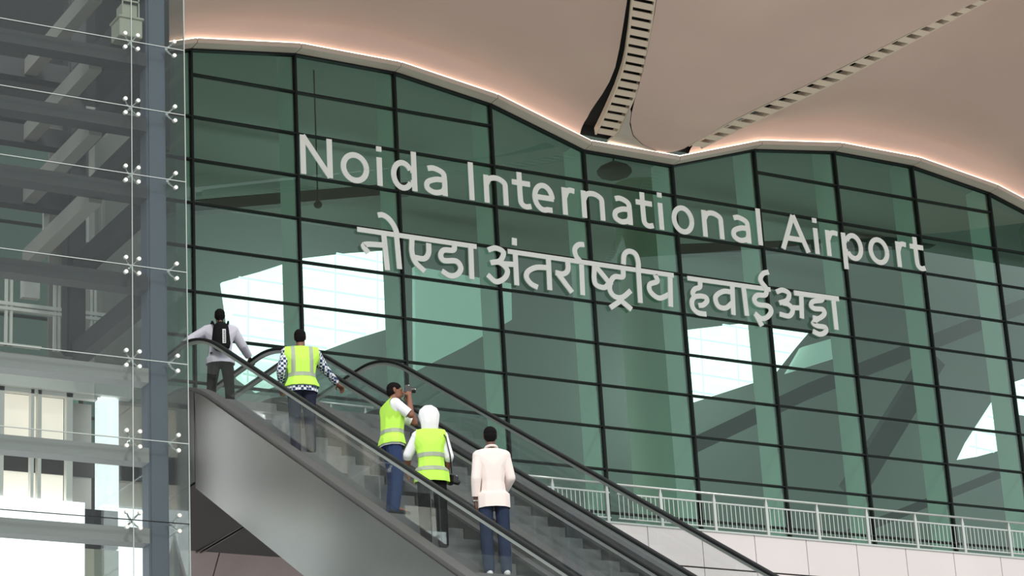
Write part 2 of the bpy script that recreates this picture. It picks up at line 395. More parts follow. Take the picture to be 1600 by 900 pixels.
def clip_x(poly, x):
    """z range of the polygon at x"""
    zz = []
    for (xa, za), (xb, zb) in zip(poly, poly[1:] + poly[:1]):
        if (xa - x) * (xb - x) < 0: zz.append(za + (zb - za) * (x - xa) / (xb - xa))
    return (min(zz), max(zz)) if len(zz) > 1 else None
def clip_z(poly, z):
    r = clip_x([(b_, a_) for a_, b_ in poly], z); return r
labs = ['large daylit roof window seen through the glass left of the airport name', 'large daylit roof window seen through the glass below the second line of lettering',
        'small triangular daylit window seen through the glass far right', 'daylit window seen through the glass at the right edge']
for k, poly in enumerate(SKY):
    w = struct(empty('window_%d' % (k + 2), (poly[0][0], 66, poly[0][1])), labs[k], 'window')
    MB().prism([(x, 66, z) for x, z in poly], (0, .15, 0)).build('window_pane', M['sky_pane'], w)
    xs = [p[0] for p in poly]; zz = [p[1] for p in poly]; b = MB()
    x = min(xs) + .8
    while x < max(xs) - .1:
        r = clip_x(poly, x)
        if r: b.beam((x - .05, 65.95, r[0] + .06), (x + .05, 65.95, r[1] - .06), .09, .05, (1, 0, 0))
        x += 1.5
    z = min(zz) + .45
    while z < max(zz) - .1:
        r = clip_z(poly, z)
        if r: b.beam((r[0] + .15, 65.95, z + .05), (r[1] - .15, 65.95, z - .05), .05, .07)
        z += .62
    b.build('glazing_bar', M['muntin'], w)
for k, poly in enumerate(PALE):  # lit ceiling areas rather than windows, their glow put in as emission
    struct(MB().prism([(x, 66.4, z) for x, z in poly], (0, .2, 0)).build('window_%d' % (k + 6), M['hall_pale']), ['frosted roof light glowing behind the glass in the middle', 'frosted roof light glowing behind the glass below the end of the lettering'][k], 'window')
for a, c, w_ in [((25.5, 26.72), (34.0, 28.67), .35), ((43.7, 27.94), (56.1, 30.0), .35), ((41.8, 20.33), (48.6, 23.62), .5), ((48.6, 23.62), (59.3, 28.15), .5), ((49.7, 18.85), (58.5, 22.25), .3), ((50.0, 20.28), (54.2, 25.4), .8)]:
    struct(MB().beam((a[0], 63, a[1]), (c[0], 63, c[1]), .4, w_).build('beam', M['hall_dark']), 'dark steel roof beam of the hall behind the glass', 'beam')['group'] = 'hall beams'
struct(MB().tube([(40.45, 60, DECK), (40.45, 60, 28.6)], .80, 20).build('column', M['hall_col'], smooth=True), 'pale round column behind the glass below the end of the word International', 'column')
struct(MB().tube([(57.2, 60, DECK), (57.2, 60, 29.6)], .80, 20).build('column', M['hall_col'], smooth=True), 'pale round column behind the glass near the right edge', 'column')
t = empty('pendant_lamp', (38.33, 58, 28.0)); tag(t, 'dark round lamp hanging behind the glass below the roof valley', 'lamp')
MB().hull(((38.33, 58, 28.02), (.55, .55, .22)), ((38.33, 58, 28.25), (.2, .2, .1))).build('lamp_shade', M['hall_dark'], t, smooth=True)
MB().tube([(38.33, 58, 28.2), (38.33, 58, 29.6)], .03).build('rod', M['hall_dark'], t)
t = empty('dome_camera', (28.39, 58, 25.5)); tag(t, 'small dark ball camera behind the glass left of the Hindi lettering', 'camera')
MB().hull(((28.39, 58, 25.5), .12)).build('dome', M['hall_dark'], t, smooth=True)
MB().tube([(28.39, 58, 25.6), (28.39, 58, 29.6)], .02).build('rod', M['hall_dark'], t)

# ------------------------------------------------------------------ the airport name on the glass
def ribbon(b, pts, w, depth, y=YF - .095):
    """monoline stroke of width w along pts (x, z), extruded towards the viewer"""
    pts = [Vector(p) for p in pts]; n = len(pts); L_, R_ = [], []
    for i, p in enumerate(pts):
        d0 = (pts[i] - pts[i-1]).normalized() if i else None
        d1 = (pts[i+1] - pts[i]).normalized() if i < n - 1 else None
        d0 = d0 or d1; d1 = d1 or d0
        n0, n1 = Vector((-d0.y, d0.x)), Vector((-d1.y, d1.x)); m = (n0 + n1); m = m.normalized() if m.length > 1e-3 else n0
        k = w / 2 / max(.45, m.dot(n0)); L_.append(p + m * k); R_.append(p - m * k)
    d = Vector((0, depth, 0)); b.layer = getattr(b, 'layer', -1) + 1; y -= .0022 * (b.layer % 10)
    f = [[b.b.verts.new((q.x, y, q.y)) for q in T] for T in (L_, R_)]; k = [[b.b.verts.new((q.x, YF - .072, q.y)) for q in T] for T in (L_, R_)]
    for i in range(n - 1):
        for q in ((f[0][i], f[0][i+1], f[1][i+1], f[1][i]), (k[0][i], k[1][i], k[1][i+1], k[0][i+1]), (f[0][i], k[0][i], k[0][i+1], f[0][i+1]), (f[1][i], f[1][i+1], k[1][i+1], k[1][i])): b.b.faces.new(q)
    for i in (0, n - 1): b.b.faces.new((f[0][i], f[1][i], k[1][i], k[0][i]))
def smooth_path(pts, k=5):
    if len(pts) < 3: return pts
    P_ = [Vector(p) for p in pts]; out = []
    for i in range(len(P_) - 1):
        a, c = P_[i], P_[i+1]; p0 = P_[i-1] if i else a * 2 - c; p3 = P_[i+2] if i + 2 < len(P_) else c * 2 - a
        for j in range(k):
            t = j / k; out.append(.5 * ((2*a) + (c - p0) * t + (2*p0 - 5*a + 4*c - p3) * t*t + (3*a - p0 - 3*c + p3) * t**3))
    out.append(P_[-1]); return [tuple(p) for p in out]
def arc(cx, cy, rx, ry, a0, a1, n=14):
    return [(cx + rx * math.cos(math.radians(a0 + (a1 - a0) * k / n)), cy + ry * math.sin(math.radians(a0 + (a1 - a0) * k / n))) for k in range(n + 1)]
# each glyph: strokes of its centre line in a box 0..1 wide, z in cap heights; sw = stroke width in cap heights
XH = .735
def glyph(c, w, sw):
    """centre-line strokes of a letter w wide (metres, cap height 1)"""
    q = sw / 2; l, r = q, w - q; m = w / 2
    if c == 'N': return [[(l, 0), (l, 1)], [(r, 0), (r, 1)], [(l, 1 - q * .2), (r, q * .2)]]
    if c in 'Il': return [[(m, 0), (m, 1.03 if c == 'l' else 1)]]
    if c == 'i': return [[(m, 0), (m, XH)], [(m, .89), (m, 1.02)]]
    if c == 'o': return [arc(m, XH / 2, m - q, XH / 2 - q + .03, 0, 360, 30)]
    if c == 'd': return [arc(m - q * .5, XH / 2, m - 1.5 * q, XH / 2 - q + .03, 30, 330, 24), [(r, 0), (r, 1.03)], [(r, XH * .72), (m - q * .5 + (m - 1.5 * q) * math.cos(math.radians(30)), XH / 2 + (XH / 2 - q + .03) * .5)], [(r, XH * .28), (m - q * .5 + (m - 1.5 * q) * math.cos(math.radians(30)), XH / 2 - (XH / 2 - q + .03) * .5)]]
    if c == 'p': return [arc(m + q * .5, XH / 2, m - 1.5 * q, XH / 2 - q + .03, 150, -150, 24), [(l, -.30), (l, XH)], [(l, XH * .72), (m + q * .5 - (m - 1.5 * q) * .866, XH / 2 + (XH / 2 - q + .03) * .5)], [(l, XH * .28), (m + q * .5 - (m - 1.5 * q) * .866, XH / 2 - (XH / 2 - q + .03) * .5)]]
    if c == 'a': return [smooth_path([(l + .06 * w, XH - q * 1.1), (m * .9, XH - q + .02), (r - .06 * w, XH - q * 2.0), (r, XH * .55)]) + [(r, 0)], smooth_path([(r, XH * .56), (m, XH * .54), (l + .02, XH * .40), (l + .01, XH * .18), (m * .85, q - .02), (r - .12 * w, XH * .14), (r, XH * .30)])]
    if c == 'n': return [[(l, 0), (l, XH)], smooth_path([(l, XH * .66), (l + .16 * w, XH - q * 1.2), (m + .08 * w, XH - q + .02), (r - .03 * w, XH - q * 2.1), (r, XH * .56)]) + [(r, 0)]]
    if c == 'r': return [[(l, 0), (l, XH)], smooth_path([(l, XH * .62), (l + .22 * w, XH * .86), (m + .15 * w, XH - q + .02), (w, XH - q * .9)])]
    if c == 'e': return [arc(m, XH / 2, m - q, XH / 2 - q + .03, 0, 290, 26) + [(r - .02 * w, q * .9)], [(q, XH * .50), (r + q * .6, XH * .50)]]
    if c == 't': return [smooth_path([(m - .08 * w, .95), (m - .08 * w, .7), (m - .08 * w, .3), (m - .03 * w, .12), (m + .2 * w, q - .02), (w, q + .01)]), [(0, XH - q), (w, XH - q)]]
    if c == 'A': return [[(q * .9, 0), (m, 1)], [(w - q * .9, 0), (m, 1)], [(w * .22, .33), (w * .78, .33)]]
LATIN = [('N', 26.265, 27.199), ('o', 27.441, 28.282), ('i', 28.514, 28.676), ('d', 28.938, 29.72), ('a', 29.944, 30.647), ('I', 31.308, 31.491), ('n', 31.791, 32.547), ('t', 32.692, 33.27), ('e', 33.327, 34.041), ('r', 34.29, 34.706), ('n', 34.918, 35.674), ('a', 35.934, 36.589), ('t', 36.741, 37.286), ('i', 37.5, 37.632), ('o', 37.934, 38.698), ('n', 38.982, 39.72), ('a', 39.989, 40.665), ('l', 40.913, 41.078), ('A', 41.728, 42.783), ('i', 42.949, 43.131), ('r', 43.4, 43.856), ('p', 43.988, 44.763), ('o', 44.972, 45.745), ('r', 46.026, 46.425), ('t', 46.574, 47.089)]

CAP = 1.115; BASE = Z0 - 1.965 * H
sign = empty('airport_name_sign', (X0 + W, YF, BASE)); tag(sign, 'white Latin lettering Noida International Airport across the green glass', 'sign')
for c, xa, xb in LATIN:
    b = MB()
    for s_ in glyph(c, (xb - xa) / CAP, .14): ribbon(b, [(xa + p[0] * CAP, BASE + p[1] * CAP) for p in s_], .14 * CAP, .03)
    b.build('letter', M['letter'], sign)
DEVA = [
  [[(27.86, 23.48), (31.46, 23.48)], [(28.64, 23.48), (28.71, 22.44)], [(28.66, 23.14), (28.05, 23.07), (28.16, 22.85)], [(29.02, 23.48), (29.07, 22.52)], [(28.49, 23.97), (28.64, 23.99), (28.83, 23.89), (28.99, 23.66), (29.04, 23.43)], [(29.48, 23.43), (29.46, 23.06), (29.55, 22.78), (29.82, 22.55)], [(29.98, 23.37), (29.96, 23.08), (29.82, 22.91), (29.53, 22.91)], [(30.77, 23.47), (30.73, 23.28), (30.44, 23.24), (30.33, 23.09), (30.42, 22.94), (30.8, 22.97), (30.93, 22.8), (30.83, 22.61), (30.6, 22.52), (30.34, 22.63)], [(31.27, 23.49), (31.25, 22.51)]] ,
  [[(32.43, 23.48), (37.84, 23.48)], [(31.81, 23.43), (32.05, 23.52), (32.29, 23.43), (32.17, 23.17), (31.87, 23.07)], [(31.95, 23.1), (32.17, 23.11), (32.38, 22.92), (32.28, 22.68), (32.0, 22.54), (31.75, 22.71)], [(32.23, 23.09), (32.65, 23.12)], [(32.66, 23.46), (32.65, 22.52)], [(32.66, 23.89), (32.65, 23.68)], [(33.71, 23.47), (33.69, 22.51)], [(33.67, 23.16), (33.3, 23.12), (33.03, 22.97), (32.97, 22.79), (33.1, 22.62), (33.31, 22.54)], [(34.33, 23.44), (34.31, 23.17), (34.15, 23.04), (33.91, 23.05)], [(33.97, 23.05), (34.4, 22.53)], [(34.78, 23.42), (34.75, 22.5)], [(34.91, 24.01), (34.72, 23.98), (34.59, 23.83), (34.62, 23.63), (34.76, 23.48)], [(35.2, 23.41), (35.16, 23.03), (35.23, 22.85), (35.49, 22.82), (35.66, 23.0)], [(35.26, 23.39), (35.72, 22.9)], [(36.14, 23.41), (36.1, 23.21), (35.84, 23.18), (35.69, 23.0), (35.65, 22.76), (35.79, 22.59), (36.05, 22.6), (36.34, 22.83)], [(36.03, 22.52), (35.62, 22.24)], [(35.94, 22.53), (36.32, 22.27)], [(36.65, 23.61), (36.63, 22.5)], [(36.16, 23.59), (36.21, 23.88), (36.38, 24.01), (36.59, 23.95), (36.66, 23.71), (36.65, 23.52)], [(37.7, 23.4), (37.64, 22.51)], [(37.21, 23.42), (37.26, 23.23), (37.0, 23.1), (37.01, 22.88), (37.29, 22.73), (37.66, 22.9)]] ,
  [[(38.3, 23.46), (41.19, 23.48)], [(38.73, 23.42), (38.7, 23.24), (38.53, 23.16), (38.44, 23.03), (38.51, 22.94), (38.71, 22.97), (38.88, 22.95), (38.91, 22.84), (38.77, 22.71), (38.61, 22.67)], [(38.51, 22.94), (38.39, 22.78), (38.41, 22.57), (38.57, 22.45), (38.85, 22.44)], [(39.84, 23.43), (39.79, 22.53)], [(39.82, 23.22), (39.51, 23.21), (39.22, 23.01), (39.28, 22.74), (39.54, 22.71), (39.8, 22.91)], [(40.23, 23.42), (40.26, 22.56)], [(41.05, 23.44), (40.97, 23.28), (40.69, 23.24), (40.57, 23.09), (40.68, 22.96), (41.05, 22.95), (41.13, 22.79), (40.96, 22.6), (40.75, 22.54), (40.54, 22.67)], [(40.56, 22.66), (40.76, 22.31)], [(41.17, 24.01), (40.97, 23.94), (40.85, 23.73), (41.03, 23.5)]] ,
  [[(42.02, 23.48), (43.64, 23.49)], [(41.39, 23.43), (41.62, 23.52), (41.84, 23.44), (41.76, 23.23), (41.46, 23.1)], [(41.58, 23.12), (41.8, 23.09), (41.92, 22.94), (41.77, 22.74), (41.43, 22.76)], [(41.84, 23.01), (42.26, 23.04)], [(42.28, 23.42), (42.22, 22.72)], [(43.05, 23.47), (42.99, 23.37), (42.69, 23.3), (42.6, 23.16), (42.72, 23.08), (43.01, 23.09), (43.05, 22.95), (42.83, 22.79), (42.62, 22.79)], [(42.83, 22.79), (42.62, 22.63), (42.75, 22.55), (43.03, 22.54), (43.03, 22.4), (42.81, 22.3), (42.57, 22.37)], [(43.44, 23.42), (43.44, 22.51)]] ,
]

sign = empty('airport_name_sign', (DEVA[0][0][0][0], YF, DEVA[0][0][0][1])); tag(sign, 'white Hindi lettering with the airport name below the Latin line on the green glass', 'sign')
for word in DEVA[:2] + [DEVA[2] + DEVA[3]]:
    b = MB()
    for k, s_ in enumerate(word):
        ribbon(b, smooth_path(s_), .15 if k else .135, .03)
    b.build('word', M['letter'], sign)

# ------------------------------------------------------------------ escalators
SLOPE, RZ = .5916, -6.89
YT, YB = 30.78, 10.63            # where the handrail line meets the upper and the lower level
def rail_z(y):
    w = .75
    def corner(y, yc, s0, s1, zc_):
        d = y - yc
        if d <= -w: return zc_ + s0 * d
        if d >= w: return zc_ + s1 * d
        t = (d + w) / (2 * w); return zc_ + s0 * d + (s1 - s0) * w * t * t
    return corner(y, YT, SLOPE, 0, DECK + 1.0) if y > 20 else corner(y, YB, 0, SLOPE, -.601)
YE = 33.9
def rail_path(drop=0.0):
    ys = [8.4, 9.2, 9.8] + [10 + .13 * k for k in range(11)] + [12, 14, 17, 20.5, 23, 26, 29] + [29.95 + .11 * k for k in range(16)] + [32.2, 33, YE]
    return [(y, rail_z(y) - drop) for y in ys]
def make_escalator(xa, label):
    xb = xa + 1.24; base = Vector((xa, 30.6, DECK))
    e = empty('escalator', base); tag(e, label, 'escalator', 'twin escalators')
    cap_ = lambda r, d: [(YE + r * math.sin(a), DECK + 1.0 - d - r + r * math.cos(a)) for a in [math.pi * k / 12 for k in range(1, 13)]]
    capb = lambda r, d: [(8.4 - r * math.sin(a), -.601 - d - r + r * math.cos(a)) for a in [math.pi * k / 12 for k in range(12, 0, -1)]]
    for x, sgn in ((xa, -1), (xb, 1)):
        P_ = capb(.36, 0) + rail_path() + cap_(.36, 0)
        prof = [(-.034, -.008), (-.028, -.02), (.028, -.02), (.034, -.008), (.034, .008), (.025, .018), (-.025, .018), (-.034, .008)]
        MB().sweep([(x, y, z) for y, z in P_], prof).build('handrail', M['rubber'], e, smooth=True)
        P_ = capb(.30, .05) + rail_path(.05) + cap_(.30, .05)
        MB().sweep([(x, y, z) for y, z in P_], [(-.018, -.016), (.018, -.016), (.018, .028), (-.018, .028)]).build('rail_profile', M['rail_steel'], e)
        ys = [8.4, 10.7, 13.2, 15.7] + [16.2 + 1.55 * k for k in range(1, 10)] + [31.6, 33.9]
        for ya, yb in zip(ys, ys[1:]):
            q = [ya + .004] + [y for y, z in rail_path() if ya < y < yb] + [yb - .004]
            MB().prism([(x - .006, y, rail_z(y) - .06) for y in q] + [(x - .006, y, rail_z(y) - .74) for y in q[::-1]], (.012, 0, 0)).build('glass_panel', M['rail_glass'], e)
        q = [(YE, DECK + .95)] + [(YE + .3 * math.sin(a), DECK + .62 + .3 * math.cos(a)) for a in [math.pi * k / 10 for k in range(0, 11)]] + [(YE, DECK + .26)]
        MB().prism([(x - .006, y, z) for y, z in q], (.012, 0, 0)).build('newel_glass', M['rail_glass'], e)
        lo, hi = (-.17, .01) if sgn < 0 else (-.01, .17)
        MB().sweep([(x, y, z) for y, z in rail_path(.755)] + [(x, 34.4, DECK + .245)], [(lo, -.035), (hi, -.035), (hi, .03), (lo, .03)]).build('outer_decking', M['steel_dark'], e)
        lo, hi = (.0, .12) if sgn < 0 else (-.12, .0)
        MB().sweep([(x, y, z) for y, z in rail_path(.81)] + [(x, 34.4, DECK + .19)], [(lo, -.02), (hi, -.02), (hi, .02), (lo, .02)]).build('inner_decking', M['steel_dark'], e)
        xs_ = x - sgn * .12
        q = rail_path(.83) + [(34.4, DECK + .17)]; q2 = rail_path(1.25) + [(34.4, DECK - .25)]
        MB().prism([(xs_ - .005, y, z) for y, z in q] + [(xs_ - .005, y, z) for y, z in q2[::-1]], (.01, 0, 0)).build('skirt_panel', M['stainless'], e)
        xo = x + sgn * .17
        inc = [y for y, z in rail_path() if 10.63 <= y <= 30.55] 
        for nm, q, dpt in (('side_cladding', [9.6, 10.3] + [y for y in inc if y < 20.6], 2.19), ('side_cladding', [20.52] + [y for y in inc if y > 20.6] + [30.48], 2.19), ('landing_cladding', [30.5] + [y for y, z in rail_path() if 30.5 < y] + [34.4], 2.27)):
            lower = []
            for y in q[::-1]:
                zz = (RZ + SLOPE * y - dpt) if nm[0] == 's' else DECK + 1.0 - dpt
                lower.append((xo, y, max(-1.6, zz)))
            MB().prism([(xo, y, rail_z(y) - .785) for y in q] + lower, (sgn * .03, 0, 0)).build(nm, M['stainless'], e)
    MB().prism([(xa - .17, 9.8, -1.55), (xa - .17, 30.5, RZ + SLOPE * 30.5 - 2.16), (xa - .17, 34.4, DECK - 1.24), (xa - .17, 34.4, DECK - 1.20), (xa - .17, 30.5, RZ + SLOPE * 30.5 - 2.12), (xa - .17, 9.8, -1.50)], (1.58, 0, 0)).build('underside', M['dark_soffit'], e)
    # steps: one mesh, copied
    sb = MB().box(xa + .13, xa + 1.11, 0, .41, -.03, 0).box(xa + .13, xa + 1.11, .0, .03, -.235, -.03)
    st = sb.build('step', M['step'], e, loc=(-base.x, 30.61 - base.y, DECK - base.z))
    for k in range(1, 50): link_copy(st, e, (-base.x, 30.61 - .4 * k - base.y, DECK - .23664 * k - base.z))
    MB().box(xa + .02, xb - .02, 31.0, 34.6, DECK - .06, DECK).build('landing_plate', M['stainless'], e)
    MB().box(xa + .02, xb - .02, 8.2, 11.3, -1.62, -1.56).build('landing_plate', M['stainless'], e)
    return e
e1 = make_escalator(13.1304, 'near escalator with five people riding up it')
e2 = make_escalator(13.1304 + 1.24 + .4409, 'empty far escalator beyond the one carrying the people')

# ------------------------------------------------------------------ steel guard rails on the parapet
def guard(x0, x1, posts, y, zt, label, zb=10.47, step=.088):
    g = empty('guard_rail', (x0, y, zb)); tag(g, label, 'railing', 'steel guard rails')
    hz = zt - zb
    MB().tube([(x0, y, zt), (x1, y, zt)], .022).build('top_rail', M['rail_steel'], g, smooth=True)
    MB().box(x0, x1, y - .014, y + .014, zt - .18, zt - .155).build('panel_rail', M['rail_steel'], g)
    MB().box(x0, x1, y - .014, y + .014, zb + .09, zb + .11).build('panel_rail', M['rail_steel'], g)
    for x in posts:
        MB().prism([(x - .028, y - .03, zb), (x + .028, y - .03, zb), (x + .028, y - .03, zt - .13), (x + .008, y - .03, zt - .02), (x - .008, y - .03, zt - .02), (x - .028, y - .03, zt - .13)], (0, .05, 0)).build('post', M['rail_steel'], g)
    x = x0 + .03
    while x < x1 - .02:
        if all(abs(x - p) > .05 for p in posts):
            MB().tube([(x, y, zb + .1), (x, y, zt - .17)], .0075, 6).build('baluster', M['rail_steel'], g)
        x += step
    return g
guard(21.22, 22.92, [21.75, 22.86], 35.6, 11.19, 'short polished steel guard rail on the parapet beside the far escalator')
guard(23.08, 32.95, [23.98 + 1.145 * k for k in range(8)], 35.6, 11.185, 'long polished steel guard rail on the white parapet at right', step=.0955)
guard(16.32, 17.25, [16.5, 17.1], 33.5, 11.40, 'short steel guard rail on the landing behind the escalators', zb=10.52)
struct(MB().box(16.25, 17.3, 33.42, 36.0, DECK - .4, 10.52).build('floor_kerb', M['steel_dark']), 'kerb of the landing behind the escalators', 'kerb')

# ------------------------------------------------------------------ glass lift shaft in the left foreground
TY, TX0, TX1, TXJ = 28.0, 7.4, 11.80, 11.05
TZ = [-1.6, .5, 2.6, 4.65, 5.7, 6.72, 7.75, 8.79, 9.84, 11.09, 12.35, 13.30, 14.24, 15.25, 16.3]
tw = empty('glass_lift_shaft', (TX0, TY, -1.6)); tag(tw, 'glass lift shaft with point fixed panes and grey steel frame at left', 'lift shaft')
for za, zb in zip(TZ, TZ[1:]):
    for xa, xb in ((TX0, TXJ - .006), (TXJ + .006, TX1)):
        MB().box(xa, xb, TY, TY + .018, za + .006, zb - .006).build('glass_pane', M['clear_glass'], tw)
    MB().box(TX1 - .018, TX1, TY + .02, TY + 3.3, za + .006, zb - .006).build('side_pane', M['clear_glass'], tw)
for z in TZ[5:-1]:
    MB().box(TX0, TX1, TY - .003, TY + .012, z - .005, z + .005).build('joint_seal', M['rail_steel'] if z > 8 else M['rubber'], tw)
MB().box(TXJ - .005, TXJ + .005, TY - .003, TY + .012, -1.6, 16.3).build('joint_seal', M['rail_steel'], tw)
MB().box(TX1 - .008, TX1 + .002, TY - .004, TY + .02, -1.6, 16.3).build('edge_seal', M['rail_steel'], tw)
def spider(x, z, offs):
    b = MB()
    for dx, dz in offs: b.tube([(x, TY + .07, z), (x + dx * .5, TY + .06, z + dz * .5), (x + dx, TY + .02, z + dz)], [.016, .012, .008], 6)
    b.tube([(x, TY + .05, z), (x, TY + .16, z)], .02, 8)
    s_ = b.build('spider_fitting', M['chrome'], tw)
    for dx, dz in offs:
        c = MB().tube([(x + dx, TY - .018, z + dz), (x + dx, TY + .03, z + dz)], .027, 12).build('bolt_cap', M['shaft_white'], s_)
for z in TZ[5:-1]:
    spider(TXJ, z, [(-.088, -.098), (.088, -.098), (-.088, .098), (.088, .098)])
    spider(TX1 - .24, z, [(.095, -.10), (.095, .10)])
YI = TY + .17
MB().box(11.33, 11.60, YI, YI + .27, -1.6, 16.3).build('column', M['shaft_blue'], tw, bevel=.03)
MB().box(7.5, 7.8, YI, YI + .27, -1.6, 16.3).build('column', M['shaft_blue'], tw, bevel=.03)
MB().box(11.28, 11.55, 31.0, 31.27, 10.9, 16.3).build('column', M['shaft_steel'], tw, bevel=.03)
for k, z in enumerate(TZ[2:-1]):
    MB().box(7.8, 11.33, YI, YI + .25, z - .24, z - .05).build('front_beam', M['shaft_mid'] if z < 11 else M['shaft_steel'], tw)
    if z > 11: MB().box(11.35, 11.56, YI + .27, 31.0, z - .34, z - .06).build('side_beam', M['shaft_steel'], tw)
    if z > 12: MB().box(10.62, 10.80, YI + .25, 31.0, z - .30, z - .06).build('side_beam', M['shaft_pale'], tw)
    if z > 13: MB().box(7.8, 11.3, 31.0, 31.2, z - .34, z - .06).build('rear_beam', M['shaft_steel'], tw)
    if z > 10: MB().box(11.38, 11.50, YI + .5, 30.6, z - .08, z - .05).build('flange', M['shaft_pale'], tw)
MB().box(8.5, 13.2, 31.9, 32.0, 14.55, 18.5).build('head_lining', M['shaft_dark'], tw)
MB().box(11.22, 12.75, 31.6, 31.66, 11.0, 14.9).build('rear_lining', M['shaft_pale'], tw)
MB().box(11.45, 11.75, 31.45, 31.58, 12.3, 14.7).build('guide_panel', M['shaft_steel'], tw)
h_ = MB().box(10.93, 11.25, YI - .06, YI + .25, 14.36, 14.62).box(10.91, 11.27, YI - .08, YI + .27, 14.62, 14.655).build('motor_housing', M['shaft_cream'], tw, bevel=.008)
MB().box(10.97, 10.985, YI - .05, YI - .03, 14.655, 15.2).box(11.20, 11.215, YI - .05, YI - .03, 14.655, 15.2).box(10.97, 11.215, YI - .05, YI - .03, 14.88, 14.90).build('cage_bar', M['shaft_cream'], h_)
MB().box(10.985, 11.2, YI, YI + .2, 14.66, 14.86).build('motor', M['shaft_cream'], h_)
MB().box(11.60, 11.68, 31.30, 31.4, 14.36, 14.6).build('switch_box', M['shaft_white'], tw)
MB().box(11.66, 11.70, 31.3, 31.36, 12.66, 13.5).build('guide_rail', M['shaft_white'], tw)
MB().box(11.03, 11.10, 31.3, 31.36, 12.5, 13.7).build('guide_rail', M['shaft_white'], tw)
# landing gate of white frame members
gt = MB()
for x in (10.50, 10.57, 11.20, 11.26, 11.73, 11.79): gt.box(x - .018, x + .018, 31.28, 31.33, 10.98, 12.1)
gt.box(9.6, 12.03, 31.26, 31.34, 11.56, 11.61).box(9.6, 12.03, 31.26, 31.34, 11.49, 11.535).box(9.6, 11.0, 31.26, 31.34, 10.98, 11.01)
gt.build('landing_gate', M['shaft_white'], tw)
MB().box(10.75, 11.0, 31.35, 31.45, 11.74, 12.08).build('control_box', M['shaft_white'], tw)
MB().box(9.4, 12.5, 31.55, 31.65, 10.45, 10.98).build('landing_fascia', M['shaft_pale'], tw)
MB().box(9.4, 12.36, 31.3, 31.5, 10.42, 10.66).build('landing_soffit', M['shaft_white'], tw)
# lobby front seen through the lower panes, its brightness put in as emission
lb = struct(empty('wall_lobby', (10.4, 31.6, 8)), 'brightly lit white framed lobby front inside the lower lift shaft', 'lobby front')
fr = MB()
for x0_, x1_ in ((10.3, 10.52), (10.90, 10.945), (11.0, 11.05), (11.41, 11.50)): fr.box(x0_, x1_, 31.38, 31.48, 8.75, 10.44)
fr.box(9.0, 11.9, 31.38, 31.48, 10.36, 10.46).build('frame', M['shaft_white'], lb)
MB().box(11.86, 12.17, 31.38, 31.48, 8.78, 10.4).build('lit_pilaster', M['lobby'], lb)
MB().box(9.0, 11.45, 31.62, 31.7, 8.8, 10.40).build('rear_panel', M['warm_lobby'], lb)
MB().box(11.50, 11.86, 31.62, 31.7, 8.8, 10.36).build('grey_panel', M['shaft_pale'], lb)
MB().box(9.0, 11.66, 31.34, 31.5, 5.5, 8.86).build('lit_window', M['lobby'], lb)
MB().box(11.66, 12.15, 31.36, 31.5, 8.25, 8.78).build('dark_box', M['shaft_dark'], lb)
MB().box(11.66, 12.15, 31.34, 31.5, 5.5, 8.22).build('cream_box', M['shaft_cream'], lb)
MB().box(12.2, 12.62, 31.6, 31.7, 5.5, 8.9).build('lit_window', M['lobby'], lb)
MB().box(12.17, 12.9, 31.72, 31.8, 8.9, 11.0).build('side_panel', M['shaft_pale'], lb)
MB().prism([(11.84, TY + .5, 7.9), (11.9, TY + .5, 6.4), (11.42, TY + .5, 6.4)], (0, .04, 0)).build('inclined_stringer', M['shaft_mid'], tw)  # pale wedge standing in for a reflection on the glass

# ------------------------------------------------------------------ people
def remeshed(name, b, m, parent, vox=.009, smooth=4, cuts=(), loc=(0, 0, 0)):
    """the union of the hulls in b as one continuous skin, then cut by planes (point, normal): what lies on the normal's side goes"""
    me = b.mesh('tmp', []); o = bpy.data.objects.new('tmp', me); COL.objects.link(o)
    r = o.modifiers.new('r', 'REMESH'); r.mode = 'VOXEL'; r.voxel_size = vox
    q = o.modifiers.new('s', 'SMOOTH'); q.iterations = smooth; q.factor = .5
    dg = bpy.context.evaluated_depsgraph_get(); dg.update()
    new = bpy.data.meshes.new_from_object(o.evaluated_get(dg)); bpy.data.objects.remove(o)
    if cuts:
        bb = bmesh.new(); bb.from_mesh(new)
        for p, n in cuts:
            bmesh.ops.bisect_plane(bb, geom=bb.verts[:] + bb.edges[:] + bb.faces[:], plane_co=p, plane_no=n, clear_outer=True)
        bb.to_mesh(new); bb.free()
    new.name = name; new.materials.clear(); new.materials.append(m)
    for p in new.polygons: p.use_smooth = True
    ob = bpy.data.objects.new(name, new); COL.objects.link(ob); ob.parent = parent; ob.location = loc
    return ob
V = Vector
def lerp(a, b, t): return V(a) + (V(b) - V(a)) * t
BASEJ = dict(pelvis=(0, 0, .95), chest=(0, 0, 1.27), neck=(0, -.01, 1.47), head=(0, .02, 1.625),
    shL=(-.185, 0, 1.41), elL=(-.235, -.04, 1.13), wrL=(-.235, .06, .89), shR=(.185, 0, 1.41), elR=(.235, -.04, 1.13), wrR=(.235, .06, .89),
    hipL=(-.09, 0, .92), knL=(-.10, .03, .50), anL=(-.10, -.02, .09), hipR=(.09, 0, .92), knR=(.10, .03, .50), anR=(.10, -.02, .09))
